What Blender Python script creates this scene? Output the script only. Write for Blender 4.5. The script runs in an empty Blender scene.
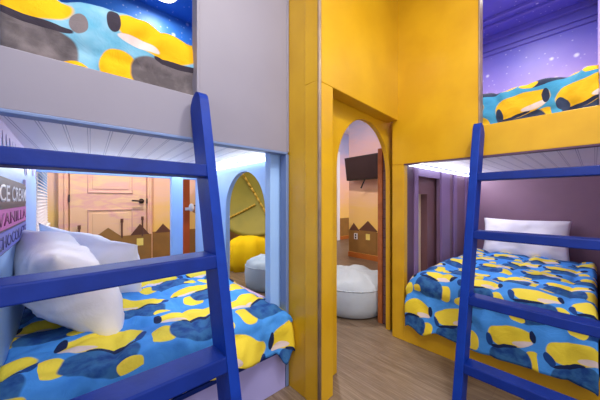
import bpy, bmesh, math, random
from mathutils import Vector, Matrix, noise
from mathutils.geometry import tessellate_polygon
random.seed(7)
S = bpy.context.scene
C = S.collection

# ------------------------------------------------------------------ helpers
def link(name, bm, mat, parent=None, smooth=False, bevel=0, seg=2):
    bmesh.ops.recalc_face_normals(bm, faces=bm.faces)
    me = bpy.data.meshes.new(name)
    bm.to_mesh(me); bm.free()
    if mat: me.materials.append(mat)
    o = bpy.data.objects.new(name, me); C.objects.link(o)
    if smooth:
        for p in me.polygons: p.use_smooth = True
    if bevel:
        m = o.modifiers.new('bevel', 'BEVEL'); m.width = bevel; m.segments = seg; m.limit_method = 'ANGLE'
        m.harden_normals = False
    if parent:
        o.parent = parent
        o.matrix_parent_inverse = Matrix.Translation(-parent.location)
        o.matrix_parent_inverse = (Matrix.Translation(parent.location) @ parent.rotation_euler.to_matrix().to_4x4()).inverted()
    return o

def tag(o, label=None, cat=None, group=None, kind=None):
    if label: o['label'] = label
    if cat: o['category'] = cat
    if group: o['group'] = group
    if kind: o['kind'] = kind
    return o

def thing(name, loc, label, cat, group=None):
    o = bpy.data.objects.new(name, None); C.objects.link(o); o.location = loc
    o.empty_display_size = .1
    return tag(o, label, cat, group)

def struct(name, bm, mat, parent=None, **k):
    o = link(name, bm, mat, parent, **k)
    if not parent: o['kind'] = 'structure'
    return o

def NB(): return bmesh.new()

def box(bm, x0, x1, y0, y1, z0, z1):
    v = [bm.verts.new(p) for p in ((x0,y0,z0),(x1,y0,z0),(x1,y1,z0),(x0,y1,z0),(x0,y0,z1),(x1,y0,z1),(x1,y1,z1),(x0,y1,z1))]
    for f in ((0,1,2,3),(4,5,6,7),(0,1,5,4),(1,2,6,5),(2,3,7,6),(3,0,4,7)): bm.faces.new([v[i] for i in f])
    return bm

def hexa(bm, b, t):
    v = [bm.verts.new(p) for p in list(b)+list(t)]
    for f in ((0,1,2,3),(4,5,6,7),(0,1,5,4),(1,2,6,5),(2,3,7,6),(3,0,4,7)): bm.faces.new([v[i] for i in f])
    return bm

def prism(bm, pts, off):
    """closed outline pts (3D) extruded by vector off"""
    off = Vector(off)
    a = [bm.verts.new(p) for p in pts]; b = [bm.verts.new(Vector(p)+off) for p in pts]
    n = len(pts)
    for tri in tessellate_polygon([[Vector(p) for p in pts]]):
        if len(set(tri)) == 3:
            bm.faces.new([a[i] for i in tri]); bm.faces.new([b[i] for i in tri][::-1])
    for i in range(n): bm.faces.new([a[i], a[(i+1) % n], b[(i+1) % n], b[i]])
    return bm

def tube(bm, p0, p1, r, n=10, r1=None):
    p0, p1 = Vector(p0), Vector(p1); d = (p1-p0).normalized()
    u = d.orthogonal().normalized(); w = d.cross(u); r1 = r if r1 is None else r1
    a = [bm.verts.new(p0+(u*math.cos(t)+w*math.sin(t))*r) for t in [2*math.pi*i/n for i in range(n)]]
    b = [bm.verts.new(p1+(u*math.cos(t)+w*math.sin(t))*r1) for t in [2*math.pi*i/n for i in range(n)]]
    bm.faces.new(a); bm.faces.new(b[::-1])
    for i in range(n): bm.faces.new([a[i], a[(i+1) % n], b[(i+1) % n], b[i]])
    return bm

def lathe(bm, prof, cx, cy, n=40, fz=None):
    rows = []
    for r, z in prof:
        rows.append([bm.verts.new((cx+r*math.cos(2*math.pi*i/n), cy+r*math.sin(2*math.pi*i/n), z)) for i in range(n)])
    for a, b in zip(rows, rows[1:]):
        for i in range(n): bm.faces.new([a[i], a[(i+1) % n], b[(i+1) % n], b[i]])
    bm.faces.new(rows[0]); bm.faces.new(rows[-1][::-1])
    return bm

# ------------------------------------------------------------------ materials
def rgb(h):
    h = h.lstrip('#'); v = [int(h[i:i+2], 16)/255 for i in (0, 2, 4)]
    return tuple(((c/12.92) if c <= .04045 else ((c+.055)/1.055)**2.4) for c in v)+(1,)

def base(name, rough=.5, spec=.5):
    m = bpy.data.materials.new(name); m.use_nodes = True
    nt = m.node_tree; p = nt.nodes['Principled BSDF']
    p.inputs['Roughness'].default_value = rough
    p.inputs['Specular IOR Level'].default_value = spec
    return m, nt, p

def N(nt, t, **k):
    n = nt.nodes.new(t)
    for a, v in k.items(): setattr(n, a, v)
    return n

def math_(nt, op, a, b=None, c=None, clamp=False):
    n = N(nt, 'ShaderNodeMath', operation=op, use_clamp=clamp)
    for i, v in enumerate((a, b, c)):
        if v is None: continue
        if isinstance(v, (int, float)): n.inputs[i].default_value = v
        else: nt.links.new(v, n.inputs[i])
    return n.outputs[0]

def mixc(nt, f, a, b):
    n = N(nt, 'ShaderNodeMix', data_type='RGBA')
    if isinstance(f, (int, float)): n.inputs[0].default_value = f
    else: nt.links.new(f, n.inputs[0])
    for i, v in ((6, a), (7, b)):
        if isinstance(v, tuple): n.inputs[i].default_value = v
        else: nt.links.new(v, n.inputs[i])
    return n.outputs[2]

def noise_(nt, vec, scale, detail=3, rough=.5, dist=0):
    n = N(nt, 'ShaderNodeTexNoise'); n.inputs['Scale'].default_value = scale
    n.inputs['Detail'].default_value = detail; n.inputs['Roughness'].default_value = rough
    n.inputs['Distortion'].default_value = dist
    if vec: nt.links.new(vec, n.inputs['Vector'])
    return n

def bump(nt, p, h, strength=.2, dist=.01):
    b = N(nt, 'ShaderNodeBump'); b.inputs['Strength'].default_value = strength; b.inputs['Distance'].default_value = dist
    nt.links.new(h, b.inputs['Height']); nt.links.new(b.outputs[0], p.inputs['Normal'])

def coords(nt): return N(nt, 'ShaderNodeTexCoord')
def maprange(nt, v, a, b, c=0, d=1, smooth=False):
    n = N(nt, 'ShaderNodeMapRange'); n.clamp = True
    if smooth: n.interpolation_type = 'SMOOTHSTEP'
    nt.links.new(v, n.inputs[0])
    for i, x in enumerate((a, b, c, d)): n.inputs[i+1].default_value = x
    return n.outputs[0]

def paint(name, col, col2=None, rough=.45, scale=3, amt=.5, spec=.5, bmp=.03):
    m, nt, p = base(name, rough, spec)
    tc = coords(nt).outputs['Object']
    n = noise_(nt, tc, scale, 4)
    c = mixc(nt, maprange(nt, n.outputs[0], .35, .65, 0, amt), rgb(col), rgb(col2 or col))
    nt.links.new(c, p.inputs['Base Color'])
    if bmp:
        n2 = noise_(nt, tc, 60, 2); bump(nt, p, n2.outputs[0], bmp, .004)
    return m

M = {}
M['yellow'] = paint('yellow_wall_paint', '#D6A81C', '#C89814', .3, 4, .8, .5, .05)
M['yellow2'] = paint('yellow_board_paint', '#D6A81E', '#C89816', .36, 5, .8)
M['grey'] = paint('grey_lilac_paint', '#8B8898', '#848191', .5, 3, .7)
M['seam'] = paint('worn_corner_bead', '#A08A70', '#857060', .5, 12, 1)
M['ltblue'] = paint('light_blue_paint', '#9CC2F2', '#8FB6EC', .5, 3, .7)
M['trimblue'] = paint('blue_trim_paint', '#6C9ADA', '#5F8CCC', .5, 3, .7)
M['trimgrey'] = paint('grey_blue_trim_paint', '#6F86B4', '#647AA8', .5, 3, .7)
M['cream'] = paint('cream_lit_edge', '#F4E2C0', '#EEDAB6', .5, 3, .7)
M['ladder'] = paint('royal_blue_paint', '#06267A', '#05206C', .5, 14, .8, .18, .12)
M['ladder2'] = paint('bright_royal_blue_paint', '#0A3496', '#082C88', .5, 14, .8, .18, .12)
M['plum'] = paint('plum_paint', '#86667C', '#7C5E72', .5, 3, .7)
M['plumlt'] = paint('lilac_plum_paint', '#8C709A', '#826690', .5, 3, .7)
M['plumbrown'] = paint('plum_brown_paint', '#7E585A', '#745052', .5, 3, .7)
M['plumdk'] = paint('dark_plum_paint', '#5C3F58', '#523850', .5, 3, .7)
M['lavrail'] = paint('lavender_paint', '#A5A2DC', '#9C98D2', .5, 3, .7)
M['orange'] = paint('orange_brown_paint', '#C4581C', '#B24E18', .5, 5, .7)
M['woodpost'] = paint('orange_wood', '#A9602C', '#8C4C20', .5, 20, .8)
M['white'] = paint('white_paint', '#F2F0F4', '#ECEAF0', .5, 3, .7)
M['black'] = paint('black_plastic', '#17141A', '#1E1A20', .35, 6, .7)
M['screen'] = paint('dark_screen', '#30232A', '#2A2028', .25, 2, .6, .5, 0)
M['bronze'] = paint('dark_bronze', '#2C1C18', '#38241C', .3, 8, .7)
M['pink'] = paint('pink_sheet', '#D8A8C8', '#CC9CBE', .8, 6, .7)
M['brown'] = paint('mural_brown', '#9C7034', '#8A6430', .6, 6, .8)
M['browndk'] = paint('mural_dark_brown', '#6A4030', '#5E3A2A', .6, 6, .8)
M['lit'] = paint('mural_window_yellow', '#F4E07A', '#ECD468', .6, 6, .8)
M['base'] = paint('orange_baseboard', '#B86824', '#A85C20', .5, 6, .8)
M['signbrown'] = paint('sign_brown', '#4E3238', '#482E34', .55, 6, .7)
M['signpink'] = paint('sign_pink', '#C860B4', '#C058AC', .55, 6, .7)
M['signblue'] = paint('sign_blue', '#6E76CE', '#666CC4', .55, 6, .7)
M['magenta'] = paint('sign_magenta', '#84246E', '#7C2068', .55, 6, .7)
M['indigo'] = paint('sign_indigo', '#3A3C88', '#343680', .55, 6, .7)
M['tan'] = paint('tan_paint', '#E0A070', '#D89868', .5, 6, .7)
M['frosting'] = paint('pale_pink_drip', '#E4D0F0', '#DAC6EA', .6, 6, .7)
M['ceil'] = paint('ceiling_paint', '#EFEBF4', '#E8E4F0', .7, 2, .5)

def m_emit(name, col, s):
    m = bpy.data.materials.new(name); m.use_nodes = True; nt = m.node_tree
    p = nt.nodes['Principled BSDF']; p.inputs['Base Color'].default_value = rgb(col)
    p.inputs['Emission Color'].default_value = rgb(col); p.inputs['Emission Strength'].default_value = s
    return m
M['led'] = m_emit('led_strip', '#E4EEFF', 7)
M['lamp'] = m_emit('lamp_glass', '#FFF4DC', 12)

def m_beadboard(axis):
    m, nt, p = base('beadboard_'+axis, .45)
    tc = coords(nt).outputs['Object']; sp = N(nt, 'ShaderNodeSeparateXYZ'); nt.links.new(tc, sp.inputs[0])
    if axis == 'x':   # boards of the left berth run a few degrees off square
        v = math_(nt, 'SUBTRACT', math_(nt, 'MULTIPLY', sp.outputs[0], .9976), math_(nt, 'MULTIPLY', sp.outputs[1], .0698))
    else: v = sp.outputs[1]
    def groove(o):
        f = math_(nt, 'PINGPONG', math_(nt, 'ADD', v, o), .034)
        return maprange(nt, f, 0, .0022)
    g = math_(nt, 'MULTIPLY', groove(0), groove(.008))
    nt.links.new(mixc(nt, g, rgb('#8F90B0'), rgb('#ECEAF6')), p.inputs['Base Color'])
    bump(nt, p, g, .2, .002)
    return m
M['bead_l'] = m_beadboard('x'); M['bead_r'] = m_beadboard('y')

def m_wood():
    m, nt, p = base('grey_brown_plank_floor', .38)
    tc = coords(nt); mp = N(nt, 'ShaderNodeMapping'); nt.links.new(tc.outputs['Object'], mp.inputs[0])
    mp.inputs['Rotation'].default_value = (0, 0, math.radians(90))
    b = N(nt, 'ShaderNodeTexBrick'); nt.links.new(mp.outputs[0], b.inputs[0])
    b.inputs['Color1'].default_value = rgb('#84725F'); b.inputs['Color2'].default_value = rgb('#705F50')
    b.inputs['Mortar'].default_value = rgb('#6C5848'); b.inputs['Scale'].default_value = 1
    b.inputs['Mortar Size'].default_value = .0016; b.inputs['Brick Width'].default_value = .95; b.inputs['Row Height'].default_value = .135
    b.offset = .37
    mp2 = N(nt, 'ShaderNodeMapping'); nt.links.new(tc.outputs['Object'], mp2.inputs[0])
    mp2.inputs['Scale'].default_value = (16, 1.3, 1)
    n = noise_(nt, mp2.outputs[0], 2.2, 6, .6, .6)
    mp3 = N(nt, 'ShaderNodeMapping'); nt.links.new(tc.outputs['Object'], mp3.inputs[0])
    mp3.inputs['Scale'].default_value = (60, 3, 1)
    n3 = noise_(nt, mp3.outputs[0], 2, 4, .6)
    c = mixc(nt, maprange(nt, n.outputs[0], .35, .65, 0, .85), b.outputs[0], rgb('#65523F'))
    c = mixc(nt, maprange(nt, n3.outputs[0], .48, .72, 0, .6), c, rgb('#A08E7A'))
    nt.links.new(c, p.inputs['Base Color'])
    bump(nt, p, b.outputs['Fac'], .15, -.002)
    return m
M['floor'] = m_wood()

def m_siding():
    m, nt, p = base('plum_clapboard', .5)
    tc = coords(nt).outputs['Object']; sp = N(nt, 'ShaderNodeSeparateXYZ'); nt.links.new(tc, sp.inputs[0])
    f = math_(nt, 'FRACT', math_(nt, 'MULTIPLY', sp.outputs[2], 13))
    g = maprange(nt, f, 0, .12)
    nt.links.new(mixc(nt, g, rgb('#35242C'), rgb('#6A4C52')), p.inputs['Base Color'])
    bump(nt, p, f, .5, .01)
    return m
M['siding'] = m_siding()

def m_sunset(name, z0, z1, stops, grain=.5, rough=.6):
    m, nt, p = base(name, rough)
    tc = coords(nt).outputs['Object']; sp = N(nt, 'ShaderNodeSeparateXYZ'); nt.links.new(tc, sp.inputs[0])
    mp = N(nt, 'ShaderNodeMapping'); nt.links.new(tc, mp.inputs[0]); mp.inputs['Scale'].default_value = (1.2, 1.2, 4)
    n = noise_(nt, mp.outputs[0], 1.6, 4, .55, .4)
    z = math_(nt, 'ADD', maprange(nt, sp.outputs[2], z0, z1), math_(nt, 'MULTIPLY', math_(nt, 'SUBTRACT', n.outputs[0], .5), grain))
    r = N(nt, 'ShaderNodeValToRGB'); nt.links.new(z, r.inputs[0])
    e = r.color_ramp.elements
    while len(e) < len(stops): e.new(.5)
    for el, (q, c) in zip(e, stops): el.position = q; el.color = rgb(c)
    nt.links.new(r.outputs[0], p.inputs['Base Color'])
    return m
SUN = [(0, '#F8CC62'), (.22, '#F6C878'), (.42, '#F4C4A4'), (.6, '#EDC0B4'), (.78, '#E0BCC8'), (1, '#B4B8DC')]
M['sunset'] = m_sunset('sunset_mural', .3, 2.4, SUN, .35)
M['sunset2'] = m_sunset('sunset_mural_door', .0, 2.3, [(0, '#F2BC88'), (.3, '#F0BE98'), (.42, '#ECB0A0'), (.55, '#F2C49C'), (.75, '#EFC0A8'), (1, '#E8B8B0')], .9)
M['door_paint'] = m_sunset('sunset_mural_door_panel', .0, 2.3, [(0, '#F2C090'), (.32, '#F0C49C'), (.4, '#E8AFA4'), (.5, '#F4CC9C'), (.62, '#EDB8A8'), (1, '#E8C0B8')], 1.1)

def m_night(name, z0, z1, stops, seed=0):
    m, nt, p = base(name, .45)
    tc = coords(nt).outputs['Object']; sp = N(nt, 'ShaderNodeSeparateXYZ'); nt.links.new(tc, sp.inputs[0])
    n = noise_(nt, tc, 2.2, 4, .5)
    z = math_(nt, 'ADD', maprange(nt, sp.outputs[2], z0, z1), math_(nt, 'MULTIPLY', math_(nt, 'SUBTRACT', n.outputs[0], .5), .4))
    r = N(nt, 'ShaderNodeValToRGB'); nt.links.new(z, r.inputs[0]); e = r.color_ramp.elements
    while len(e) < len(stops): e.new(.5)
    for el, (q, c) in zip(e, stops): el.position = q; el.color = rgb(c)
    v = N(nt, 'ShaderNodeTexVoronoi'); v.inputs['Scale'].default_value = 7.5
    mp = N(nt, 'ShaderNodeMapping'); nt.links.new(tc, mp.inputs[0]); mp.inputs['Location'].default_value = (seed, seed*.7, .3)
    nt.links.new(mp.outputs[0], v.inputs['Vector'])
    sc = N(nt, 'ShaderNodeSeparateColor'); nt.links.new(v.outputs['Color'], sc.inputs[0])
    rad = math_(nt, 'ADD', math_(nt, 'MULTIPLY', math_(nt, 'POWER', sc.outputs[0], 3), .15), .10)
    d = math_(nt, 'DIVIDE', v.outputs['Distance'], rad)
    star = maprange(nt, d, .25, 1, .9, 0, True)
    v2 = N(nt, 'ShaderNodeTexVoronoi'); v2.inputs['Scale'].default_value = 22; nt.links.new(mp.outputs[0], v2.inputs['Vector'])
    st2 = maprange(nt, v2.outputs['Distance'], .05, .2, .45, 0, True)
    c = mixc(nt, math_(nt, 'MAXIMUM', star, st2), r.outputs[0], rgb('#EEF4FF'))
    nt.links.new(c, p.inputs['Base Color'])
    return m
M['night_l'] = m_night('blue_starry_mural', 1.5, 2.7, [(0, '#3C92D4'), (.5, '#2E7CD0'), (.8, '#3078D4'), (1, '#3A7AD4')], 0)
M['night_r'] = m_night('violet_starry_mural', 1.6, 2.75, [(0, '#F0D4EA'), (.22, '#D4BCEC'), (.5, '#9E90E0'), (.75, '#7472D4'), (1, '#6262CC')], 3)

def m_print(name, cx, cy, off=(0, 0), size=1.0, bg='#4E9CEC', bg2='#3F8ADC', navy='#1A2850', rot=1.1, jit=.14, ycol=('#F0DC4C', '#E6CC34'), scol=('#1C4488', '#34689E'), wob=.25):
    """light blue cloth printed with yellow, slate blue, navy and cream patches"""
    m, nt, p = base(name, .85, .2)
    uv = N(nt, 'ShaderNodeUVMap'); uv.uv_map = 'UVMap'
    mp = N(nt, 'ShaderNodeMapping'); nt.links.new(uv.outputs[0], mp.inputs[0])
    mp.inputs['Location'].default_value = (off[0], off[1], 0)
    n = noise_(nt, mp.outputs[0], 1.5/cx, 2.5, .5)
    dv = N(nt, 'ShaderNodeVectorMath', operation='SUBTRACT'); nt.links.new(n.outputs['Color'], dv.inputs[0]); dv.inputs[1].default_value = (.5, .5, .5)
    ds = N(nt, 'ShaderNodeVectorMath', operation='SCALE'); nt.links.new(dv.outputs[0], ds.inputs[0]); ds.inputs[3].default_value = cx*wob
    ad = N(nt, 'ShaderNodeVectorMath', operation='ADD'); nt.links.new(mp.outputs[0], ad.inputs[0]); nt.links.new(ds.outputs[0], ad.inputs[1])
    sp = N(nt, 'ShaderNodeSeparateXYZ'); nt.links.new(ad.outputs[0], sp.inputs[0])
    v = math_(nt, 'DIVIDE', sp.outputs[1], cy); row = math_(nt, 'FLOOR', v)
    u = math_(nt, 'ADD', math_(nt, 'DIVIDE', sp.outputs[0], cx), math_(nt, 'MULTIPLY', row, .43))
    col = math_(nt, 'FLOOR', u)
    cb = N(nt, 'ShaderNodeCombineXYZ'); nt.links.new(col, cb.inputs[0]); nt.links.new(row, cb.inputs[1])
    wn = N(nt, 'ShaderNodeTexWhiteNoise', noise_dimensions='2D'); nt.links.new(cb.outputs[0], wn.inputs['Vector'])
    ws = N(nt, 'ShaderNodeSeparateColor'); nt.links.new(wn.outputs['Color'], ws.inputs[0])
    a = math_(nt, 'SUBTRACT', math_(nt, 'FRACT', u), .5); b = math_(nt, 'SUBTRACT', math_(nt, 'FRACT', v), .5)
    jx = math_(nt, 'MULTIPLY', math_(nt, 'SUBTRACT', ws.outputs[0], .5), jit)
    a = math_(nt, 'ADD', a, jx)
    th = math_(nt, 'MULTIPLY', math_(nt, 'SUBTRACT', ws.outputs[2], .5), rot)
    ct, st = math_(nt, 'COSINE', th), math_(nt, 'SINE', th)
    a, b = (math_(nt, 'SUBTRACT', math_(nt, 'MULTIPLY', a, ct), math_(nt, 'MULTIPLY', b, st)),
            math_(nt, 'ADD', math_(nt, 'MULTIPLY', a, st), math_(nt, 'MULTIPLY', b, ct)))
    def blob(ox, oy, rx, ry, pw=2.6, edge=.08):
        q = math_(nt, 'POWER', math_(nt, 'ABSOLUTE', math_(nt, 'DIVIDE', math_(nt, 'SUBTRACT', a, ox), rx)), pw)
        w = math_(nt, 'POWER', math_(nt, 'ABSOLUTE', math_(nt, 'DIVIDE', math_(nt, 'SUBTRACT', b, oy), ry)), pw)
        return maprange(nt, math_(nt, 'ADD', q, w), 1-edge, 1+edge, 1, 0)
    n0 = noise_(nt, mp.outputs[0], 12, 3)
    c = mixc(nt, maprange(nt, n0.outputs[0], .3, .7), rgb(bg), rgb(bg2))
    yel = mixc(nt, ws.outputs[1], rgb(ycol[0]), rgb(ycol[1]))
    n4 = noise_(nt, mp.outputs[0], 22/cx*.3, 3)
    slate = mixc(nt, maprange(nt, n4.outputs[0], .35, .6), rgb(scol[0]), rgb(scol[1]))
    c = mixc(nt, blob(-.33, -.25, .13*size, .17*size, 2.2), c, yel)
    c = mixc(nt, blob(.08, -.22, .33*size, .22*size, 2.8), c, slate)
    c = mixc(nt, blob(.40, -.34, .12*size, .09*size, 2.2), c, yel)
    c = mixc(nt, blob(-.02, .19, .36*size, .18*size, 2.3), c, yel)
    c = mixc(nt, blob(.14, .0, .22*size, .03, 3), c, rgb(navy))
    c = mixc(nt, blob(-.20, .07, .17*size, .05*size, 2), c, rgb('#DCCBC8'))
    c = mixc(nt, blob(-.40, .20, .05*size, .12*size, 2), c, rgb(navy))
    c = mixc(nt, blob(.38, .10, .05*size, .10*size, 2), c, rgb(scol[0]))
    nt.links.new(c, p.inputs['Base Color'])
    n5 = noise_(nt, uv.outputs[0], 16, 4, .6, .8); bump(nt, p, n5.outputs[0], .45, .012)
    return m
M['print_l'] = m_print('patch_print_blue', .34, .34, (.10, .17), 1.08)
M['print_r'] = m_print('small_patch_print_blue', .25, .27, (.05, .04), 1.08, rot=.7)
M['print_ul'] = m_print('large_patch_print_teal', .42, .36, (.198, .00), 1.0, '#8CBCD4', '#5AA6C8', '#3A3440', 0.15, 0, ('#F4BC18', '#EAB010'), ('#787074', '#5A5458'), .12)
M['print_ur'] = m_print('large_patch_print_blue', .27, .27, (.11, .02), 1.25, '#4A9CC4', '#3A8CBC', '#2A3048', .5, .1, ('#ECC030', '#E0B020'), ('#34405C', '#2C3850'))

def m_cloth(name, col, col2, rough=.85):
    m, nt, p = base(name, rough, .2)
    tc = coords(nt).outputs['Object']; n = noise_(nt, tc, 5, 3)
    nt.links.new(mixc(nt, n.outputs[0], rgb(col), rgb(col2)), p.inputs['Base Color'])
    n2 = noise_(nt, tc, 14, 3, .5, .5); bump(nt, p, n2.outputs[0], .35, .01)
    return m
M['pillow'] = m_cloth('white_cotton', '#F6F4FA', '#ECEAF6')
M['bean'] = m_cloth('grey_blue_fabric', '#BCC6D0', '#AEB8C4')
M['bean2'] = m_cloth('soft_blue_fabric', '#B4C8DC', '#A8BED4')
M['mattress'] = m_cloth('mattress_ticking', '#D8BCD8', '#CCB0D0')
M['olive'] = paint('olive_canvas', '#8E8220', '#7C741C', .6, 4, .8)
M['gold'] = paint('gold_batten', '#B89428', '#A88620', .5, 8, .7)
M['yelfab'] = m_cloth('bright_yellow_fabric', '#F0CC10', '#E4BC08')

# ------------------------------------------------------------------ room shell
CZ = 2.7
struct('floor', box(NB(), -1.3, 6.2, -1.3, 4.4, -.06, 0), M['floor'])
struct('ceiling', box(NB(), -1.3, 6.2, -1.3, 4.4, CZ, CZ+.06), M['ceil'])
def WX(y): return -.157+.0197*(y-1.2)        # the outer wall on the left runs very slightly askew
# outer wall with the window hole (y 2.66..3.95, z .72..1.75)
wb = NB()
def wl(y0, y1, z0, z1, d0=-.12, d1=0, bm=None):
    hexa(bm, [(WX(y0)+d0, y0, z0), (WX(y0)+d1, y0, z0), (WX(y1)+d1, y1, z0), (WX(y1)+d0, y1, z0)],
             [(WX(y0)+d0, y0, z1), (WX(y0)+d1, y0, z1), (WX(y1)+d1, y1, z1), (WX(y1)+d0, y1, z1)])
wl(1.06, 2.70, 0, CZ, bm=wb); wl(2.70, 4.22, 0, .74, bm=wb); wl(2.70, 4.22, 1.80, CZ, bm=wb); wl(4.22, 4.3, 0, CZ, bm=wb)
struct('wall_left', wb, M['ltblue'])
wf = NB()
wl(2.70, 4.22, .70, .74, -.10, .03, wf); wl(2.70, 4.22, 1.80, 1.84, -.10, .015, wf)
wl(2.70, 2.73, .74, 1.8, -.11, -.07, wf); wl(4.19, 4.22, .74, 1.8, -.11, -.07, wf); wl(2.73, 4.19, 1.26, 1.29, -.11, -.07, wf)
win = struct('window_1', wf, M['white'], bevel=.003)
g = NB(); wl(2.72, 4.20, .74, 1.8, -.095, -.09, g)
glassm, nt_, p_ = base('window_glass', .02); p_.inputs['Transmission Weight'].default_value = 1; p_.inputs['Base Color'].default_value = (1, 1, 1, 1)
link('pane', g, glassm, win)
bl = thing('window_blind', (WX(3.3)+.0, 3.3, .75), 'white slatted window blind beside the sunset mural', 'window blind')
b = NB(); wl(2.74, 4.18, 1.74, 1.795, -.04, .01, b); link('headrail', b, M['white'], bl)
b = NB()
for i in range(34):
    z = .785+i*.0285; y0, y1 = 2.75, 4.18
    hexa(b, [(WX(y0)-.014, y0, z), (WX(y0)+.014, y0, z-.030), (WX(y1)+.014, y1, z-.030), (WX(y1)-.014, y1, z)],
            [(WX(y0)-.014, y0, z+.003), (WX(y0)+.014, y0, z-.027), (WX(y1)+.014, y1, z-.027), (WX(y1)-.014, y1, z+.003)])
link('slats', b, M['white'], bl)
b = NB(); wl(2.75, 4.18, .742, .762, -.03, .014, b); link('bottom_rail', b, M['white'], bl)

backw = struct('wall_back', box(NB(), -.3, 6.2, 4.3, 4.42, 0, CZ), M['sunset'])
struct('wall_right', box(NB(), 3.85, 4.2, .98, 2.95, 0, CZ), M['sunset'])
rw = bpy.data.objects['wall_right']
struct('wall_east', box(NB(), 6.1, 6.2, 2.0, 4.3, 0, CZ), M['sunset'])
struct('wall_bunk_side', box(NB(), 1.82, 3.5, -1.3, -.06, 0, CZ), M['grey'])
struct('wall_bunk_head', box(NB(), 3.42, 3.84, -.06, 1.2, 0, CZ), M['plum'])
struct('wall_front', box(NB(), -1.3, 1.82, -1.3, -1.2, 0, CZ), M['grey'])
struct('wall_entry_left', box(NB(), -1.3, -1.2, -1.2, 1.2, 0, CZ), M['grey'])
struct('wall_entry_back', box(NB(), -1.2, WX(1.1)-.13, 1.12, 1.22, 0, CZ), M['grey'])
struct('baseboard_right', box(NB(), 3.825, 3.85, 1.25, 2.95, 0, .085), M['base'], bevel=.004)
struct('baseboard_back', box(NB(), .98, 6.1, 4.275, 4.3, 0, .085), M['base'], bevel=.004)

# painted skyline of brown roofs on the far wall and on the door
def sky_y(name, x0, x1, y, zt, gables, mat=M['brown'], parent=backw, z0=.0):
    pts = [(x0, y, z0), (x1, y, z0), (x1, y, zt)]
    for (a, p, c, h) in sorted(gables, key=lambda t: -t[0]):
        pts += [(c, y, zt), (p, y, zt+h), (a, y, zt)]
    pts.append((x0, y, zt))
    return link(name, prism(NB(), pts, (0, .002, 0)), mat, parent)
sky_y('painted_rooftops', -.06, .985, 4.236, .52, [(.33, .48, .62, .12)])
def tower(x, y, w, z0, zt, h, par, ax='y', win=True):
    def pt(u, z, d): return (u, y-d, z) if ax == 'y' else (y-d, u, z)
    off = (0, .002, 0) if ax == 'y' else (.002, 0, 0)
    link('painted_house', prism(NB(), [pt(x-w, z0, .0), pt(x+w, z0, .0), pt(x+w, zt, .0), pt(x-w, zt, .0)], off), M['brown'], par)
    link('painted_roof', prism(NB(), [pt(x-w-.03, zt-.01, .001), pt(x+w+.03, zt-.01, .001), pt(x, zt+h, .001)], off), M['browndk'], par)
    if win:
        link('painted_window', prism(NB(), [pt(x-.04, zt-.16, .003), pt(x+.04, zt-.16, .003), pt(x+.04, zt-.06, .003), pt(x-.04, zt-.06, .003)], off), M['lit'], par)
tower(.84, 4.232, .085, .0, .53, .14, backw)
link('painted_roof', prism(NB(), [(1.04, 4.296, .52), (1.27, 4.296, .52), (1.15, 4.296, .65)], (0, .002, 0)), M['browndk'], backw)
link('painted_rooftops', prism(NB(), [(.99, 4.297, .09), (6.0, 4.297, .09), (6.0, 4.297, .54), (.99, 4.297, .54)], (0, .002, 0)), M['brown'], backw)
for x, z in ((.19, .64), (.63, .70), (.87, .72)):
    b = tube(NB(), (x, 4.234, .5), (x, 4.234, z), .010, 6); tube(b, (x, 4.234, z), (x, 4.234, z+.05), .016, 6)
    link('painted_chimney_pole', b, M['browndk'], backw)
# right hand far wall (x = 3.85)
link('painted_rooftops', prism(NB(), [(3.846, 1.25, .09), (3.846, 2.95, .09), (3.846, 2.95, .47), (3.846, 1.25, .47)], (.002, 0, 0)), M['brown'], rw)
tower(2.55, 3.842, .16, .12, .49, .16, rw, 'x')
link('painted_roof', prism(NB(), [(3.843, 2.72, .47), (3.843, 2.94, .47), (3.843, 2.84, .60)], (.002, 0, 0)), M['browndk'], rw)
ol = thing('wall_outlet', (3.84, 2.79, .35), 'white outlet plate low on the painted brown houses', 'outlet')
link('cover_plate', box(NB(), 3.830, 3.841, 2.755, 2.825, .32, .42), M['white'], ol, bevel=.003)
link('socket', box(NB(), 3.828, 3.8305, 2.775, 2.805, .33, .365), M['black'], ol)
link('socket', box(NB(), 3.828, 3.8305, 2.775, 2.805, .375, .41), M['black'], ol)

# door in the far wall (mural painted over it)
dr = struct('door_1', box(NB(), .104, .923, 4.262, 4.295, .01, 2.0), M['door_paint'])
for z0, z1 in ((.14, .88), (1.09, 1.85)):
    x0, x1 = .27, .76
    b = NB(); t = .014
    for a in ((x0, x1, z0, z0+t), (x0, x1, z1-t, z1), (x0, x0+t, z0+t, z1-t), (x1-t, x1, z0+t, z1-t)):
        box(b, a[0], a[1], 4.252, 4.262, a[2], a[3])
    link('panel_moulding', b, paint('door_moulding', '#E4B4A2', '#DCA898', .5), dr, bevel=.004)
    link('raised_panel', box(NB(), x0+.05, x1-.05, 4.256, 4.262, z0+.05, z1-.05), M['door_paint'], dr, bevel=.003)
for z in (.25, 1.02, 1.8):
    link('hinge', box(NB(), .090, .104, 4.236, 4.262, z-.045, z+.045), M['bronze'], dr)
b = tube(NB(), (.86, 4.262, .985), (.86, 4.245, .985), .034, 16); tube(b, (.86, 4.245, .985), (.86, 4.215, .985), .013, 10)
tube(b, (.87, 4.213, .985), (.74, 4.213, .992), .011, 8)
tag(link('lever_handle', b, M['bronze'], dr), 'dark bronze lever handle')
link('strike_plate', box(NB(), .921, .936, 4.24, 4.264, .95, 1.02), M['bronze'], dr)
b = NB(); box(b, .0, .09, 4.25, 4.299, 0, 2.1); box(b, .937, 1.0, 4.25, 4.299, 0, 2.1); box(b, .09, .937, 4.25, 4.299, 2.01, 2.1)
box(b, .05, .075, 4.238, 4.25, 0, 2.1); box(b, .96, .985, 4.238, 4.25, 0, 2.1)
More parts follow.
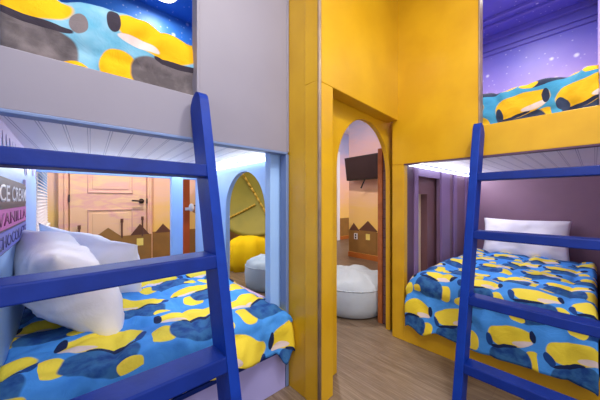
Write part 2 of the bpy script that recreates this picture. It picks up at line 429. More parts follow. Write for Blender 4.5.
struct('trim_1', b, M['sunset2'], bevel=.004)

# ------------------------------------------------------------------ yellow arch partition
U0 = Vector((.925, .890, 0)); U1 = Vector((1.83, .958, 0))
ud = (U1-U0).normalized(); un = Vector((ud.y, -ud.x, 0))       # un points towards the camera side
inn = -un
def onU(s, d, z): p = U0+ud*s+inn*d; return (p.x, p.y, z)
LU = (U1-U0).length
# left return pillar face and slim jamb
upper = NB()
prism(upper, [onU(.0, 0, 1.575), onU(LU-.0, 0, 1.575), onU(LU-.0, 0, CZ), onU(0, 0, CZ)], inn*.09)
aw = struct('wall_arch', upper, M['yellow'], bevel=.004)
# jamb column below, to the left of the recess
b = NB(); prism(b, [onU(0, 0, 0), onU(.118, 0, 0), onU(.118, 0, 1.575), onU(0, 0, 1.575)], inn*.09)
link('column', b, M['yellow'], aw, bevel=.004)
# recessed panel with the arched doorway
A0, A1, AX = .160, .858, .50
def arch_pts():
    s0, s1, zs, za = .275, .965, 1.17, 1.535
    cx_, rx = (s0+s1)/2, (s1-s0)/2
    pts = [(s0, 0)]
    for i in range(0, 25):
        t = math.pi*(1-i/24)
        pts.append((cx_+rx*math.cos(t), zs+(za-zs)*math.sin(t)))
    pts.append((s1, 0))
    return pts
ap = arch_pts()
pts = [onU(.10, .09, 0)] + [onU(s, .09, z) for s, z in ap] + [onU(LU+.13, .09, 0), onU(LU+.13, .09, 1.60), onU(.10, .09, 1.60)]
link('arched_panel', prism(NB(), pts, inn*.035), M['yellow'], aw, bevel=.004)
# arch edge bead
# side return of the pillar facing left, plane x = .925
struct('wall_pillar', prism(NB(), [(.9245, .892, 0), (.9245, 1.30, 0), (1.035, 1.30, 0), (1.035, 1.0, 0), (.95, .985, 0), (.95, .900, 0)], (0, 0, CZ)), M['yellow'])
b = NB(); tube(b, (.926, .884, 0), (.926, .884, CZ), .009, 8); struct('trim_2', b, M['seam'], smooth=True)
# partition between bunk and arch room above the bunk
struct('wall_middle', box(NB(), 1.04, 1.07, 1.16, 2.60, 1.27, CZ), M['sunset'])

# ------------------------------------------------------------------ left bunk (built in)
LB = thing('bunk_bed', (.35, 1.85, 0), 'built-in left bunk bed with grey fascia and light blue lower berth', 'bunk bed')
FY = 1.11
link('upper_rail', box(NB(), -.125, .435, FY, FY+.05, 1.255, 1.432), M['grey'], LB, bevel=.003)
link('rail_trim', box(NB(), -.125, .915, FY-.004, FY+.045, 1.244, 1.256), M['trimgrey'], LB, bevel=.003)
link('tall_fascia', box(NB(), .435, .915, FY, FY+.05, 1.255, CZ), M['grey'], LB, bevel=.003)
link('fascia_edge', box(NB(), .910, .923, FY-.004, FY+.05, 1.256, CZ), M['grey'], LB, bevel=.003)
link('corner_post', box(NB(), .903, .922, FY-.003, FY+.05, 0, 1.244), M['trimgrey'], LB, bevel=.003)
link('fascia_edge', box(NB(), .425, .437, FY-.006, FY+.05, 1.432, CZ), M['grey'], LB, bevel=.003)
link('lower_rail', box(NB(), -.125, .900, FY, FY+.035, 0, .205), M['lavrail'], LB, bevel=.003)
link('rail_cap', box(NB(), -.125, .900, FY-.012, FY+.04, .205, .225), M['ladder'], LB, bevel=.003)
link('berth_ceiling', box(NB(), -.158, .985, FY+.05, 2.60, 1.262, 1.30), M['bead_l'], LB)
link('front_post', box(NB(), .845, .925, 1.17, 1.22, .0, 1.258), M['ltblue'], LB, bevel=.003)
# end wall with an arch window
def yz(y, z): return (.985, y, z)
w0, w1, zs, za = 1.42, 1.965, .92, 1.205
pts = [yz(1.17, .0), yz(w0, 0)]
pts[1:] = [yz(w0, .25)]
for i in range(0, 25):
    t = math.pi*(1-i/24); pts.append(yz((w0+w1)/2+(w1-w0)/2*math.cos(t), zs+(za-zs)*math.sin(t)))
pts += [yz(w1, .25), yz(2.60, .25), yz(2.60, 1.26), yz(1.17, 1.26), yz(1.17, .25)]
pts = pts[1:]
ew = link('end_wall', prism(NB(), pts, (.035, 0, 0)), M['ltblue'], LB)
link('end_wall_base', box(NB(), .985, 1.02, 1.17, 2.60, 0, .25), M['ltblue'], LB)
link('back_header', box(NB(), -.13, .985, 2.57, 2.60, 1.195, 1.262), M['ltblue'], LB, bevel=.002)
link('back_rail', box(NB(), -.13, .985, 2.57, 2.60, 0, .36), M['ltblue'], LB, bevel=.002)
link('back_post', box(NB(), .755, .85, 2.54, 2.60, .36, 1.262), M['ltblue'], LB, bevel=.003)
link('upper_deck', box(NB(), -.12, .985, FY+.05, 2.60, 1.30, 1.36), M['white'], LB)
link('upper_back_panel', box(NB(), -.12, 1.03, 2.60, 2.63, 1.27, CZ), M['night_l'], LB)
link('upper_end_panel', box(NB(), 1.0, 1.03, FY+.05, 2.60, 1.30, CZ), M['night_l'], LB)
b = NB(); wl(FY+.05, 2.60, 1.36, CZ, .001, .012, b); link('upper_side_panel', b, M['night_l'], LB)
link('upper_ceiling_panel', box(NB(), -.11, 1.0, FY+.05, 2.60, CZ-.012, CZ-.001), M['night_l'], LB)
b = NB(); wl(FY+.05, 2.60, .0, 1.262, .002, .016, b)
link('side_panel', b, M['ltblue'], LB)
# painted icing drips along the top of the side panel
b = NB(); pts = []
y = 1.18; k = 0
pts.append((0, 1.18, 1.26))
while y < 2.5:
    dpt = random.uniform(.04, .11); w = random.uniform(.05, .08)
    for q in range(7):
        tt = q/6; pts.append((0, y+w*tt, 1.24-.01-dpt*math.sin(math.pi*tt)))
    y += w+.012
pts.append((0, y, 1.26))
pts = [(WX(p[1])+.017, p[1], p[2]) for p in pts]
link('painted_icing', prism(NB(), pts, (.002, 0, 0)), M['frosting'], LB)
link('light_strip', box(NB(), -.08, .95, 2.545, 2.568, 1.248, 1.260), M['led'], LB)
link('light_strip', box(NB(), .955, .982, 1.24, 2.5, 1.249, 1.260), M['led'], LB)

# ice cream sign
sgn = thing('ice_cream_sign', (-.11, 1.5, .83), 'ICE CREAM menu board with brown, pink and blue rows on the light blue wall', 'sign')
b = NB(); wl(1.12, 1.865, .825, 1.075, .017, .024, b); link('backing_board', b, M['signbrown'], sgn, bevel=.001)
def row(y0, y1, z0, z1, mat, txt, tm, bold=1):
    b = NB(); wl(y0, y1, z0, z1, .024, .028, b); link('sign_row', b, mat, sgn)
    word(y0, y1, z0, z1, txt, tm, bold)
def word(y0, y1, z0, z1, txt, tm, bold=1):
    cu = bpy.data.curves.new('t', 'FONT'); cu.body = txt; cu.size = 1; cu.extrude = .0; cu.offset = .012*bold
    o = bpy.data.objects.new('t', cu); me = bpy.data.meshes.new_from_object(o)
    xs = [v.co.x for v in me.vertices]; ys = [v.co.y for v in me.vertices]
    for v in me.vertices:
        yy = y0+.02+(v.co.x-min(xs))/(max(xs)-min(xs))*(y1-y0-.04)
        zz = z0+.012+(v.co.y-min(ys))/(max(ys)-min(ys))*(z1-z0-.024)
        v.co = (WX(yy)+.0295, yy, zz)
    me.materials.append(tm); o2 = bpy.data.objects.new('lettering', me); C.objects.link(o2)
    bpy.data.objects.remove(o)
    m = o2.modifiers.new('s', 'SOLIDIFY'); m.thickness = .001
    o2.parent = sgn; o2.matrix_parent_inverse = Matrix.Translation(-sgn.location)
b = NB(); wl(1.13, 1.85, .982, 1.062, .024, .028, b); link('sign_row', b, M['signbrown'], sgn)
word(1.13, 1.385, .982, 1.062, 'ICE', M['white']); word(1.395, 1.85, .982, 1.062, 'CREAM', M['white'])
row(1.13, 1.855, .905, .970, M['signpink'], 'VANILLA', M['magenta'])
row(1.13, 1.86, .832, .897, M['signblue'], 'CHOCOLATE', M['indigo'])
b = NB(); wl(1.868, 1.882, .86, 1.10, .017, .026, b); tag(link('painted_drip', b, M['frosting'], sgn), 'pale drip beside the board')

# orange post beyond the bunk with small fitting
tag(link('post', box(NB(), .975, 1.05, 2.93, 3.0, 0, CZ), M['orange']), 'orange-brown square post behind the left bunk, before the mural wall', 'post')
fx = thing('wall_fitting', (1.0, 2.93, .90), 'small white and tan fitting on the orange post', 'fitting')
b = NB(); bmesh.ops.create_uvsphere(b, u_segments=16, v_segments=10, radius=.036, matrix=Matrix.Translation((1.05, 2.88, .92)) @ Matrix.Diagonal((.8, .6, 1.2, 1)))
link('white_body', b, M['white'], fx, smooth=True)
b = NB(); bmesh.ops.create_uvsphere(b, u_segments=16, v_segments=10, radius=.04, matrix=Matrix.Translation((1.10, 2.90, .90)) @ Matrix.Diagonal((1.0, .6, 1.0, 1)))
link('tan_body', b, M['tan'], fx, smooth=True)
link('dark_cap', box(NB(), 1.075, 1.125, 2.88, 2.915, .935, .947), M['bronze'], fx, bevel=.004)
link('bracket', box(NB(), 1.0, 1.10, 2.905, 2.93, .89, .92), M['white'], fx)

# ------------------------------------------------------------------ right bunk (built in)
RB = thing('bunk_bed', (2.6, .45, 0), 'built-in right bunk bed with yellow fascia and plum lower berth', 'bunk bed')
FX = 1.82
link('upper_rail', box(NB(), FX, FX+.05, -.06, .455, 1.256, 1.432), M['yellow2'], RB, bevel=.003)
link('tall_fascia', box(NB(), FX, FX+.05, .455, 1.0, 1.256, CZ), M['yellow'], RB, bevel=.003)
link('fascia_edge', box(NB(), FX-.004, FX+.06, .449, .457, 1.432, CZ), M['seam'], RB, bevel=.002)
link('front_post', box(NB(), FX, FX+.05, .909, 1.0, 0, 1.256), M['yellow2'], RB, bevel=.003)
link('lower_rail', box(NB(), FX, FX+.05, -.06, .909, 0, .178), M['yellow2'], RB, bevel=.003)
link('rail_trim', box(NB(), FX-.003, FX+.05, -.06, .91, 1.248, 1.256), M['plumdk'], RB)
link('berth_ceiling', box(NB(), FX+.05, 3.42, -.06, .94, 1.262, 1.30), M['bead_r'], RB)
link('head_panel', box(NB(), 3.34, 3.38, -.06, .94, 0, 1.262), M['plum'], RB)
link('end_post', box(NB(), FX+.05, 1.985, .915, .96, 0, 1.262), M['plumdk'], RB, bevel=.003)
link('window_jamb', box(NB(), 1.985, 2.045, .905, .96, 0, 1.262), M['plumlt'], RB, bevel=.003)
link('window_header', box(NB(), 2.045, 2.53, .93, .96, 1.19, 1.262), M['plumlt'], RB)
link('window_sill', box(NB(), 2.045, 2.53, .93, .96, 0, .40), M['plum'], RB)
link('end_panel', box(NB(), 2.53, 3.34, .935, .96, 0, 1.262), M['plum'], RB)
link('batten', box(NB(), 2.54, 2.74, .918, .935, 0, 1.262), M['plumlt'], RB, bevel=.003)
link('batten', box(NB(), 2.86, 2.94, .918, .935, 0, 1.262), M['plumlt'], RB, bevel=.003)
link('batten', box(NB(), 3.22, 3.34, .925, .935, 0, 1.262), M['plumlt'], RB, bevel=.003)
link('far_end_panel', box(NB(), FX+.05, 3.34, -.06, -.03, 0, CZ), M['plum'], RB)
link('upper_deck', box(NB(), FX+.05, 3.42, -.06, .98, 1.30, 1.36), M['white'], RB)
link('upper_back_panel', box(NB(), 3.38, 3.42, -.03, 1.0, 1.36, CZ), M['night_r'], RB)
link('upper_end_panel', box(NB(), FX+.05, 3.38, .98, 1.0, 1.36, CZ), M['night_r'], RB)
link('upper_side_panel', box(NB(), FX+.05, 3.38, -.03, -.015, 1.36, CZ), M['night_r'], RB)
link('upper_ceiling_panel', box(NB(), FX+.05, 3.38, -.015, .98, CZ-.012, CZ-.001), M['night_r'], RB)
b = NB()
for (x0, x1, z0, z1) in ((3.36, 3.38, 2.52, 2.56), (3.34, 3.38, 2.56, 2.64), (3.30, 3.38, 2.64, 2.69), (3.08, 3.11, 2.665, 2.69), (2.95, 2.98, 2.66, 2.69)):
    box(b, x0, x1, -.014, .979, z0, z1)
link('crown_moulding', b, paint('violet_moulding', '#7270CC', '#6866C4', .4), RB, bevel=.004)
link('light_strip', box(NB(), FX+.08, 3.30, .888, .912, 1.249, 1.260), M['led'], RB)
# outer skin on the arch room side, with a narrow slot
skin = NB(); SK0, SK1 = .975, 1.03
box(skin, 2.0, 2.20, SK0, SK1, 0, 1.3); box(skin, 2.20, 2.37, SK0, SK1, 1.05, 1.3); box(skin, 2.37, 3.84, SK0, SK1, 0, 1.3); box(skin, 2.20, 2.37, SK0, SK1, 0, .3)
box(skin, 2.0, 3.84, 1.001, SK1, 1.3, CZ)
struct('wall_skin', skin, M['plumbrown'])
box_s = NB(); box(box_s, 1.945, 1.985, 1.045, 1.15, 0, CZ); struct('wall_siding', box_s, M['siding'])
b = NB(); box(b, 1.935, 1.99, 1.152, 1.192, 0, 1.42); struct('trim_3', b, M['woodpost'], bevel=.003)

struct('slot_lit_lining', box(NB(), 2.205, 2.37, 1.031, 1.045, 0, 1.06), M['cream'])  # cream board put in the slot for the lit edge of its jamb
# ------------------------------------------------------------------ ladders
def beam(bm, p0, p1, u, w):
    """box section beam, u and w are full side vectors from corner p"""
    u, w = Vector(u), Vector(w); p0, p1 = Vector(p0), Vector(p1)
    return hexa(bm, [p0, p0+u, p0+u+w, p0+w], [p1, p1+u, p1+u+w, p1+w])
# left: front line y = .669 + .2466 z
def ly(z): return .669+.2466*z
LL = thing('bunk_ladder', (.12, ly(0), 0), 'blue wooden ladder leaning against the grey left bunk', 'ladder')
def rail_left(x0, w):
    b = NB(); pts = []
    dep = .105; top = 1.40
    prof = [(ly(0), 0), (ly(0)+dep, 0), (ly(1.36)+dep, 1.36)]
    for i in range(1, 8):
        t = math.pi/2*i/8
        prof.append((ly(1.36)+dep-.05*(1-math.cos(t))-.0, 1.36+.06*math.sin(t)))
    for i in range(0, 8):
        t = math.pi/2*i/8
        prof.append((ly(1.38)+.045*(1-math.sin(t)), 1.37+.055*math.cos(t)))
    prof.append((ly(1.35), 1.35))
    return prism(b, [(x0, y, z) for y, z in prof], (w, 0, 0))
link('rail', rail_left(.400, .036), M['ladder2'], LL, bevel=.004)
link('rail', rail_left(-.215, .036), M['ladder2'], LL, bevel=.004)
for z in (1.130, .812, .497, .180):
    y1 = ly(z)+.001; h = .046
    b = hexa(NB(), [(-.18, ly(z-h)+.001, z-h), (.402, ly(z-h)+.001, z-h), (.402, ly(z-h)+.10, z-h), (-.18, ly(z-h)+.10, z-h)],
             [(-.18, y1, z), (.402, y1, z), (.402, y1+.10, z), (-.18, y1+.10, z)])
    link('rung', b, M['ladder'], LL, bevel=.005)
def lx(z): return 1.385+.24*z
RL = thing('bunk_ladder', (lx(0), .17, 0), 'blue wooden ladder leaning against the yellow right bunk', 'ladder')
def rail_right(y0, w):
    dep = .085
    prof = [(lx(0), 0), (lx(0)+dep, 0), (lx(1.38)+dep, 1.38), (lx(1.38)+dep-.03, 1.42), (lx(1.38)+.02, 1.43), (lx(1.38), 1.40)]
    return prism(NB(), [(x, y0, z) for x, z in prof], (0, w, 0))
link('rail', rail_right(.420, .040), M['ladder2'], RL, bevel=.004)
link('rail', rail_right(-.150, .040), M['ladder2'], RL, bevel=.004)
for z in (1.145, .842, .522, .216):
    h = .042
    b = hexa(NB(), [(lx(z-h), -.112, z-h), (lx(z-h), .422, z-h), (lx(z-h)+.08, .422, z-h), (lx(z-h)+.08, -.112, z-h)],
             [(lx(z), -.112, z), (lx(z), .422, z), (lx(z)+.08, .422, z), (lx(z)+.08, -.112, z)])
    link('rung', b, M['ladder'], RL, bevel=.005)

# ------------------------------------------------------------------ bedding
def duvet(name, frame, L, D, zt, hang, mat, label, seed, r=.07, end=(.05, .05), puff=.018, amp=.012, droop=None, under=0, quilt=.3, group=None, hemwave=.03, step=.012):
    """frame(s, d, z) -> world ; s along the front edge, d distance from the back edge towards the front; hangs over at d=D"""
    bm = NB(); uvl = bm.loops.layers.uv.new('UVMap')
    arc = r*math.pi/2
    ns = int(L/step); rows = []
    total = D+arc+hang; nq = int(total/step)
    for j in range(nq+1):
        rowv = []
        for i in range(ns+1):
            s = L*i/ns
            hl = hang+hemwave*noise.noise(Vector((s*5, seed, 0)))+(droop(s/L) if droop else 0)
            q = (D+arc+hl)*j/nq
            if q < D: d, z, nd, nz = q, 0, 0, 1
            elif q < D+arc:
                t = (q-D)/r; d, z, nd, nz = D+r*math.sin(t), -r*(1-math.cos(t)), math.sin(t), math.cos(t)
            else: d, z, nd, nz = D+r, -r-(q-D-arc), 1, 0
            # quilting channels and folds
            n1 = noise.noise(Vector((s*4.0, q*4.0, seed)))*amp*1.6 + noise.noise(Vector((s*11+noise.noise(Vector((s*3, q*3, seed)))*3, q*7, seed+5)))*amp
            n1 += abs(noise.noise(Vector((s*9+q*6, q*3-s*3, seed+9))))*amp*.9
            if quilt:
                a_ = abs(math.sin(math.pi*s/quilt+seed)); b_ = abs(math.sin(math.pi*q/quilt))
                n1 += puff*(min(1, a_*2.2)*min(1, b_*2.2))**.5-puff
            hangf = max(0, (q-D)/(arc+hang))
            n1 += hangf*.022*math.sin(s*17+seed)*noise.noise(Vector((s*3, 0, seed)))*1.5+hangf*.012
            # ends roll down
            e = 0
            for dist, w in ((s, end[0]), (L-s, end[1])):
                if dist < w: e += (1-math.sqrt(max(0, 1-((w-dist)/w)**2)))*w
            z -= e*(nz if nz > .3 else .3)
            dd = min(1, q/.05); 
            z -= (1-dd)*.03
            rowv.append((bm.verts.new(frame(s, d+nd*n1, zt+z+nz*n1)), s, q))
        rows.append(rowv)
    for a, b2 in zip(rows, rows[1:]):
        for i in range(ns):
            q4 = (a[i], a[i+1], b2[i+1], b2[i])
            f = bm.faces.new([x[0] for x in q4])
            for lp, x in zip(f.loops, q4): lp[uvl].uv = (x[1], total-x[2])
    o = link(name, bm, mat, smooth=True)
    m = o.modifiers.new('thick', 'SOLIDIFY'); m.thickness = .014; m.offset = -1
    tag(o, label, 'duvet', group)
    return o

def matt(name, x0, x1, y0, y1, z0, z1, label, group=None):
    t = link(name, box(NB(), x0, x1, y0, y1, z0, z1), M['mattress'], bevel=.035, seg=4)
    return tag(t, label, 'mattress', group)
matt('mattress', -.115, .975, 1.16, 2.55, .20, .40, 'pink-lilac mattress edge under the duvet of the lower left berth')
matt('mattress', 1.88, 3.32, .0, .90, .18, .42, 'mattress hidden under the duvet of the lower right berth')
matt('mattress', -.08, .96, 1.19, 2.56, 1.36, 1.55, 'mattress under the duvet on the upper left berth')
matt('mattress', 1.97, 3.36, .01, .96, 1.36, 1.53, 'mattress under the duvet on the upper right berth')

duvet('duvet', lambda s, d, z: (-.138+s*(1-.045*max(0, d-.6)), 2.53-d, z), 1.10, 1.39, .455, .14, M['print_l'],
      'rumpled duvet with yellow, blue and navy patches on the lower left bed', 3.1, r=.07, end=(.001, .12), droop=lambda t: .03*max(0, t-.5)*2 - .02 + .08*math.exp(-((t-.945)/.03)**2), puff=.016, amp=.015)
duvet('duvet', lambda s, d, z: (3.20-d, -.01+s, z), .895, 1.31, .50, .27, M['print_r'],
      'blue duvet with yellow and navy patches on the lower right bed', 8.4, r=.10, end=(.03, .10), droop=lambda t: -.03*t+.045*math.exp(-((t-.86)/.07)**2))
duvet('duvet', lambda s, d, z: (-.125+s, 2.50-d, z), 1.09, 1.28, 1.69, .25, M['print_ul'],
      'teal blue duvet with big yellow patches on the upper left bunk', 1.7, r=.06, end=(.001, .05), puff=.014, amp=.016)
duvet('duvet', lambda s, d, z: (3.24-d, -.012+s, z), .96, 1.27, 1.655, .22, M['print_ur'],
      'blue duvet with large yellow patches on the upper right bunk', 5.2, r=.07, end=(.001, .05), puff=.02, amp=.02)

def pillow(label, size, th, mat4, seed, n=34):
    bm = NB(); w, h = size
    def pt(i, j, sgn):
        u, v = 2*i/n-1, 2*j/n-1
        k = max(0, (1-abs(u)**2.3))**.62*max(0, (1-abs(v)**2.3))**.62
        pinch = 1-.07*(1-u*u)*0-.06*(abs(v)**2)*(1-abs(u)**3)
        x = w/2*u*(1-.07*(1-abs(u)**2)*0)*(1-.05*(1-(abs(v)))*0)
        x = w/2*u*(1-.06*(1-v*v)*abs(u)**3*1.0); y = h/2*v*(1-.07*(1-u*u)*abs(v)**3)
        wr = noise.noise(Vector((u*2.2, v*2.2, seed)))*.06+abs(noise.noise(Vector((u*4+v*2, v*3-u, seed+3))))*.10
        ang = math.atan2(v, u); rr = math.hypot(u, v)
        wr += .10*noise.noise(Vector((math.cos(ang)*5, math.sin(ang)*5, seed+11)))*min(1, rr*rr*1.4)
        z = sgn*(th/2*k*(1+wr*2)) + .03*noise.noise(Vector((u*1.5, v*1.5, seed+8)))
        return Vector((x, y, z))
    top = {}; bot = {}
    for i in range(n+1):
        for j in range(n+1):
            top[i, j] = bm.verts.new(pt(i, j, 1))
            edge = i in (0, n) or j in (0, n)
            bot[i, j] = top[i, j] if edge else bm.verts.new(pt(i, j, -1))
    for i in range(n):
        for j in range(n):
            bm.faces.new([top[i, j], top[i+1, j], top[i+1, j+1], top[i, j+1]])
            q = [bot[i, j], bot[i, j+1], bot[i+1, j+1], bot[i+1, j]]
            try: bm.faces.new(q)
            except ValueError: pass
    bm.transform(mat4)
    o = link('pillow', bm, M['pillow'], smooth=True)
    return tag(o, label, 'pillow')
def frame4(c, xa, ya):
    xa = Vector(xa).normalized(); ya = Vector(ya); ya = (ya-xa*ya.dot(xa)).normalized(); za = xa.cross(ya)
    m = Matrix((xa, ya, za)).transposed().to_4x4(); m.translation = Vector(c); return m
pillow('white pillow leaning on the plum headboard of the right bed', (.64, .40), .15, frame4((3.20, .45, .63), (0, -1, .0), (.32, 0, 1)), 2.0)
pillow('white pillow nearest the ICE CREAM board, plump and tilted', (.62, .50), .25, frame4((.03, 1.58, .63), (.28, -1, -.10), (-.42, -.1, .8)), 5.0)
pillow('white pillow behind the one by the sign, lying toward the bed middle', (.62, .50), .23, frame4((.16, 2.00, .585), (.75, -.85, -.22), (-.5, .35, .45)), 9.0)

# ------------------------------------------------------------------ arch room things
def beanbag(name, cx, cy, R, H, mat, label, seed):
    t = thing(name, (cx, cy, 0), label, 'bean bag')
    n = 64; bm = NB(); rows = []
    prof = [(.86, 0), (.95, .06), (1.0, .25), (1.01, .5), (.985, .70), (.95, .78), (.90, .84), (.78, .90), (.62, .95), (.45, .985), (.25, 1.0), (.08, .985)]
    for r, z in prof:
        rw_ = []
        for i in range(n):
            a = 2*math.pi*i/n
            k = 1+.03*noise.noise(Vector((math.cos(a)*2, math.sin(a)*2, seed+z)))
            zz = H*z+(.03*noise.noise(Vector((math.cos(a)*r*3, math.sin(a)*r*3, seed))) + .02*abs(noise.noise(Vector((math.cos(a)*r*8, math.sin(a)*r*8, seed+4)))))*(z > .8)*H*4
            rw_.append(bm.verts.new((cx+R*r*k*math.cos(a), cy+R*r*k*math.sin(a), zz)))
        rows.append(rw_)
    for a_, b_ in zip(rows, rows[1:]):
        for i in range(n): bm.faces.new([a_[i], a_[(i+1) % n], b_[(i+1) % n], b_[i]])
    bm.faces.new(rows[0]); bm.faces.new(rows[-1])
    link('cover', bm, mat, t, smooth=True)
    bm = NB()
    ring = []
    for i in range(n):
        a = 2*math.pi*i/n; k = 1+.03*noise.noise(Vector((math.cos(a)*2, math.sin(a)*2, seed+.74)))
        ring.append(Vector((cx+R*.972*k*math.cos(a), cy+R*.972*k*math.sin(a), H*.745)))
    for p, q in zip(ring, ring[1:]+ring[:1]): tube(bm, p, q, .006, 6)
    link('piping', bm, mat, t, smooth=True)
beanbag('bean_bag', 2.09, 1.58, .38, .32, M['bean'], 'large grey-white round bean bag seen through the yellow archway', 2)
beanbag('bean_bag', 1.80, 2.56, .25, .34, M['bean2'], 'small pale blue bean bag seen through the arched window of the left bunk', 6)

# television on the far wall of the arch room
tv = thing('television', (3.72, 2.72, 1.34), 'dark wall-mounted television tilted forward above the painted houses', 'television')
def tvp(y, z, dx=0): return (3.70+dx-(0)*z, y, z)
b = hexa(NB(), [(3.62, 2.20, 1.33), (3.68, 2.20, 1.33), (3.74, 2.87, 1.33), (3.68, 2.87, 1.33)], [(3.56, 2.20, 1.71), (3.62, 2.20, 1.72), (3.68, 2.87, 1.72), (3.62, 2.87, 1.71)])
link('casing', b, M['black'], tv, bevel=.004)
b = hexa(NB(), [(3.616, 2.22, 1.35), (3.62, 2.22, 1.35), (3.676, 2.85, 1.35), (3.672, 2.85, 1.35)], [(3.559, 2.22, 1.69), (3.563, 2.22, 1.69), (3.619, 2.85, 1.69), (3.615, 2.85, 1.69)])
link('screen', b, M['screen'], tv)
b = tube(NB(), (3.68, 2.54, 1.5), (3.849, 2.54, 1.5), .02, 8)
link('wall_arm', b, M['black'], tv)
b = tube(NB(), (3.68, 2.50, 1.335), (3.72, 2.60, 1.20), .012, 8); link('cable', b, M['black'], tv)

# olive canopy, golden battens, yellow cushion behind the arch window
cn = thing('play_canopy', (1.75, 3.35, 0), 'olive curved play canopy with golden battens seen through the bunk arch window', 'play tent')
bm = NB(); nn = 36; rows = []
cc = Vector((2.13, 3.47, 1.07)); ax1 = Vector((.74, -.67, 0)).normalized(); ax2 = Vector((0, .15, 1)).normalized(); nrm = ax1.cross(ax2)
for j in range(12):
    r = j/11; rw_ = []
    for i in range(nn):
        a = 2*math.pi*i/nn
        p = cc+ax1*(.66*r*math.cos(a))+ax2*(.62*r*math.sin(a))+nrm*(.22*(1-r*r))*-1
        rw_.append(p)
    rows.append(rw_)
def dome(rows, off):
    vs = [[bm.verts.new(p+off) for p in r] for r in rows[1:]]
    c0 = bm.verts.new(rows[0][0]+off)
    for i in range(nn): bm.faces.new([c0, vs[0][i], vs[0][(i+1) % nn]])
    for a_, b_ in zip(vs, vs[1:]):
        for i in range(nn): bm.faces.new([a_[i], b_[i], b_[(i+1) % nn], a_[(i+1) % nn]])
    return vs[-1]
e1 = dome(rows, Vector((0, 0, 0))); e2 = dome(rows, nrm*.02)
for i in range(nn): bm.faces.new([e1[i], e1[(i+1) % nn], e2[(i+1) % nn], e2[i]])
link('shell', bm, M['olive'], cn, smooth=True)
def surf(u, v, lift=.012, side=1):
    r2 = (u/.66)**2+(v/.62)**2
    return cc+ax1*u+ax2*v+nrm*(-.22*(1-r2))-nrm*lift*side
def batten(u0, v0, u1, v1, name='batten'):
    b = NB(); k = 10
    for i in range(k):
        p, q = [surf(u0+(u1-u0)*t, v0+(v1-v0)*t, -.03) for t in (i/k, (i+1)/k)]
        tube(b, p, q, .017, 8)
    link(name, b, M['gold'], cn, smooth=True)
batten(-.12, .38, .28, -.42); batten(.04, -.12, -.36, -.34)
b = tube(NB(), (2.55, 3.80, 0), (2.55, 3.80, 1.0), .025, 10); link('support_pole', b, M['gold'], cn)
cu = thing('yellow_cushion', (2.15, 3.45, 0), 'bright yellow folded soft seat under the olive canopy', 'cushion')
bm = NB()
n = 40; rows = []
for z, r in ((0, .92), (.1, 1.0), (.25, .98), (.36, .9), (.43, .75), (.47, .5), (.48, .2)):
    rows.append([bm.verts.new((2.15+.40*r*math.cos(a)*(1+.08*math.sin(9*a)), 3.45+.27*r*math.sin(a)*(1+.08*math.sin(9*a)), z)) for a in [2*math.pi*i/n for i in range(n)]])
for a_, b_ in zip(rows, rows[1:]):
    for i in range(n): bm.faces.new([a_[i], a_[(i+1) % n], b_[(i+1) % n], b_[i]])
bm.faces.new(rows[0]); bm.faces.new(rows[-1])
link('seat_pad', bm, M['yelfab'], cu, smooth=True)

# hall beyond: pale door casing on the far wall
b = NB(); box(b, 4.72, 4.86, 4.27, 4.3, 0, 2.2); box(b, 5.1, 5.2, 4.26, 4.3, 0, 2.2); struct('trim_5', b, M['white'], bevel=.004)

# ------------------------------------------------------------------ lamps and added lights
def downlight(x, y, label, r=.075, power=30, z=CZ, col=(1, .93, .84)):
    t = thing('recessed_light', (x, y, z), label, 'ceiling light', None)  # upper left lamp is real, the other calls add unseen ones
    link('trim_ring', lathe(NB(), [(r*1.2, z-.02), (r*1.2, z-.012), (r*1.0, z-.022)], x, y, 24), M['white'], t)
    link('lens', lathe(NB(), [(r, z-.028), (r, z-.027)], x, y, 24), M['lamp'], t)
    l = bpy.data.lights.new('lamp', 'AREA'); l.shape = 'DISK'; l.size = r*2; l.energy = power; l.color = col
    o = bpy.data.objects.new('lamp', l); C.objects.link(o); o.location = (0, 0, -.05); o.parent = t
downlight(.64, 2.36, 'bright recessed light in the starry blue ceiling of the upper left bunk', .085, 7)
downlight(2.55, .45, 'added unseen light in the violet ceiling of the upper right bunk', .07, 22)  # unseen lamp added to brighten the upper right berth
downlight(.9, -.1, 'added unseen light over the passage between the bunks', .09, 30)  # lamp added over the passage for fill, out of view
downlight(.1, .3, 'added unseen light over the entry near the left bunk', .09, 22)  # second added lamp, fills the entry from out of view
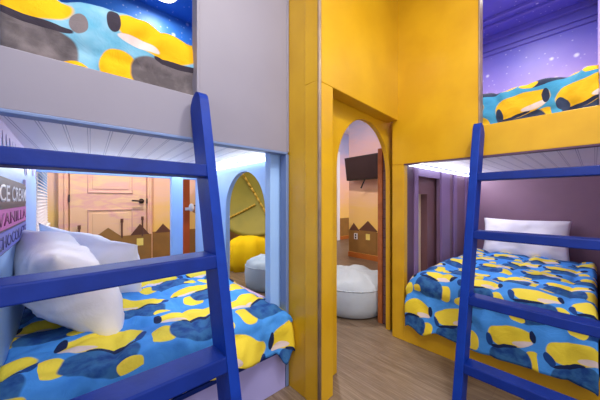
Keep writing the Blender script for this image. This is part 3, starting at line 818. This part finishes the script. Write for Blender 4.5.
downlight(2.3, 2.2, 'added unseen light over the large bean bag', .09, 52)  # added lamp, hidden from view, lights the arch room
downlight(.6, 3.5, 'added unseen light in front of the painted door', .09, 60)  # unseen lamp added to lighten the painted door wall
downlight(5.2, 2.6, 'added unseen light in the far hall', .09, 40)  # hall lamp added for brightness, kept out of view

def area(name, loc, rot, sx, sy, power, col=(1, 1, 1)):
    l = bpy.data.lights.new(name, 'AREA'); l.shape = 'RECTANGLE'; l.size = sx; l.size_y = sy; l.energy = power; l.color = col
    o = bpy.data.objects.new(name, l); C.objects.link(o); o.location = loc; o.rotation_euler = rot
    return o
# LED strips tucked along the berth ceilings
R90 = math.pi/2
area('strip_light', (.40, 2.535, 1.225), (-R90*.7, 0, 0), .9, .03, 5, (.82, .9, 1))
area('strip_light', (.94, 1.85, 1.225), (0, R90*.7, 0), .03, 1.2, 4.5, (.82, .9, 1))
area('strip_light', (2.6, .86, 1.225), (-R90*.7, 0, 0), 1.3, .03, 11, (.9, .88, 1))
# added soft fill lights on the entry walls, out of view; no windows there
area('entry_fill', (.3, -1.18, 1.15), (R90, 0, 0), 2.2, 1.3, 22, (1, .97, .97))
area('entry_fill', (-1.18, -.1, 1.15), (R90, 0, -R90), 1.8, 1.3, 13, (.98, .97, 1))
# added overhead fill behind the camera; no fixture hangs there
area('ceiling_fill', (.35, -.55, CZ-.03), (0, 0, 0), 1.6, .9, 40, (1, .97, .98))

w = bpy.data.worlds.new('world'); S.world = w; w.use_nodes = True
w.node_tree.nodes['Background'].inputs[0].default_value = (.75, .85, 1, 1)
w.node_tree.nodes['Background'].inputs[1].default_value = 3

cam = bpy.data.cameras.new('camera'); cam.lens = 267/600*36; cam.sensor_width = 36; cam.clip_start = .02
co = bpy.data.objects.new('camera', cam); C.objects.link(co)
co.location = (0, 0, 1); co.rotation_euler = (math.pi/2, 0, -math.atan2(.6712, .7413))
S.camera = co
S.view_settings.view_transform = 'Standard'; S.view_settings.look = 'None'; S.view_settings.gamma = 1
S.view_settings.exposure = -0.5
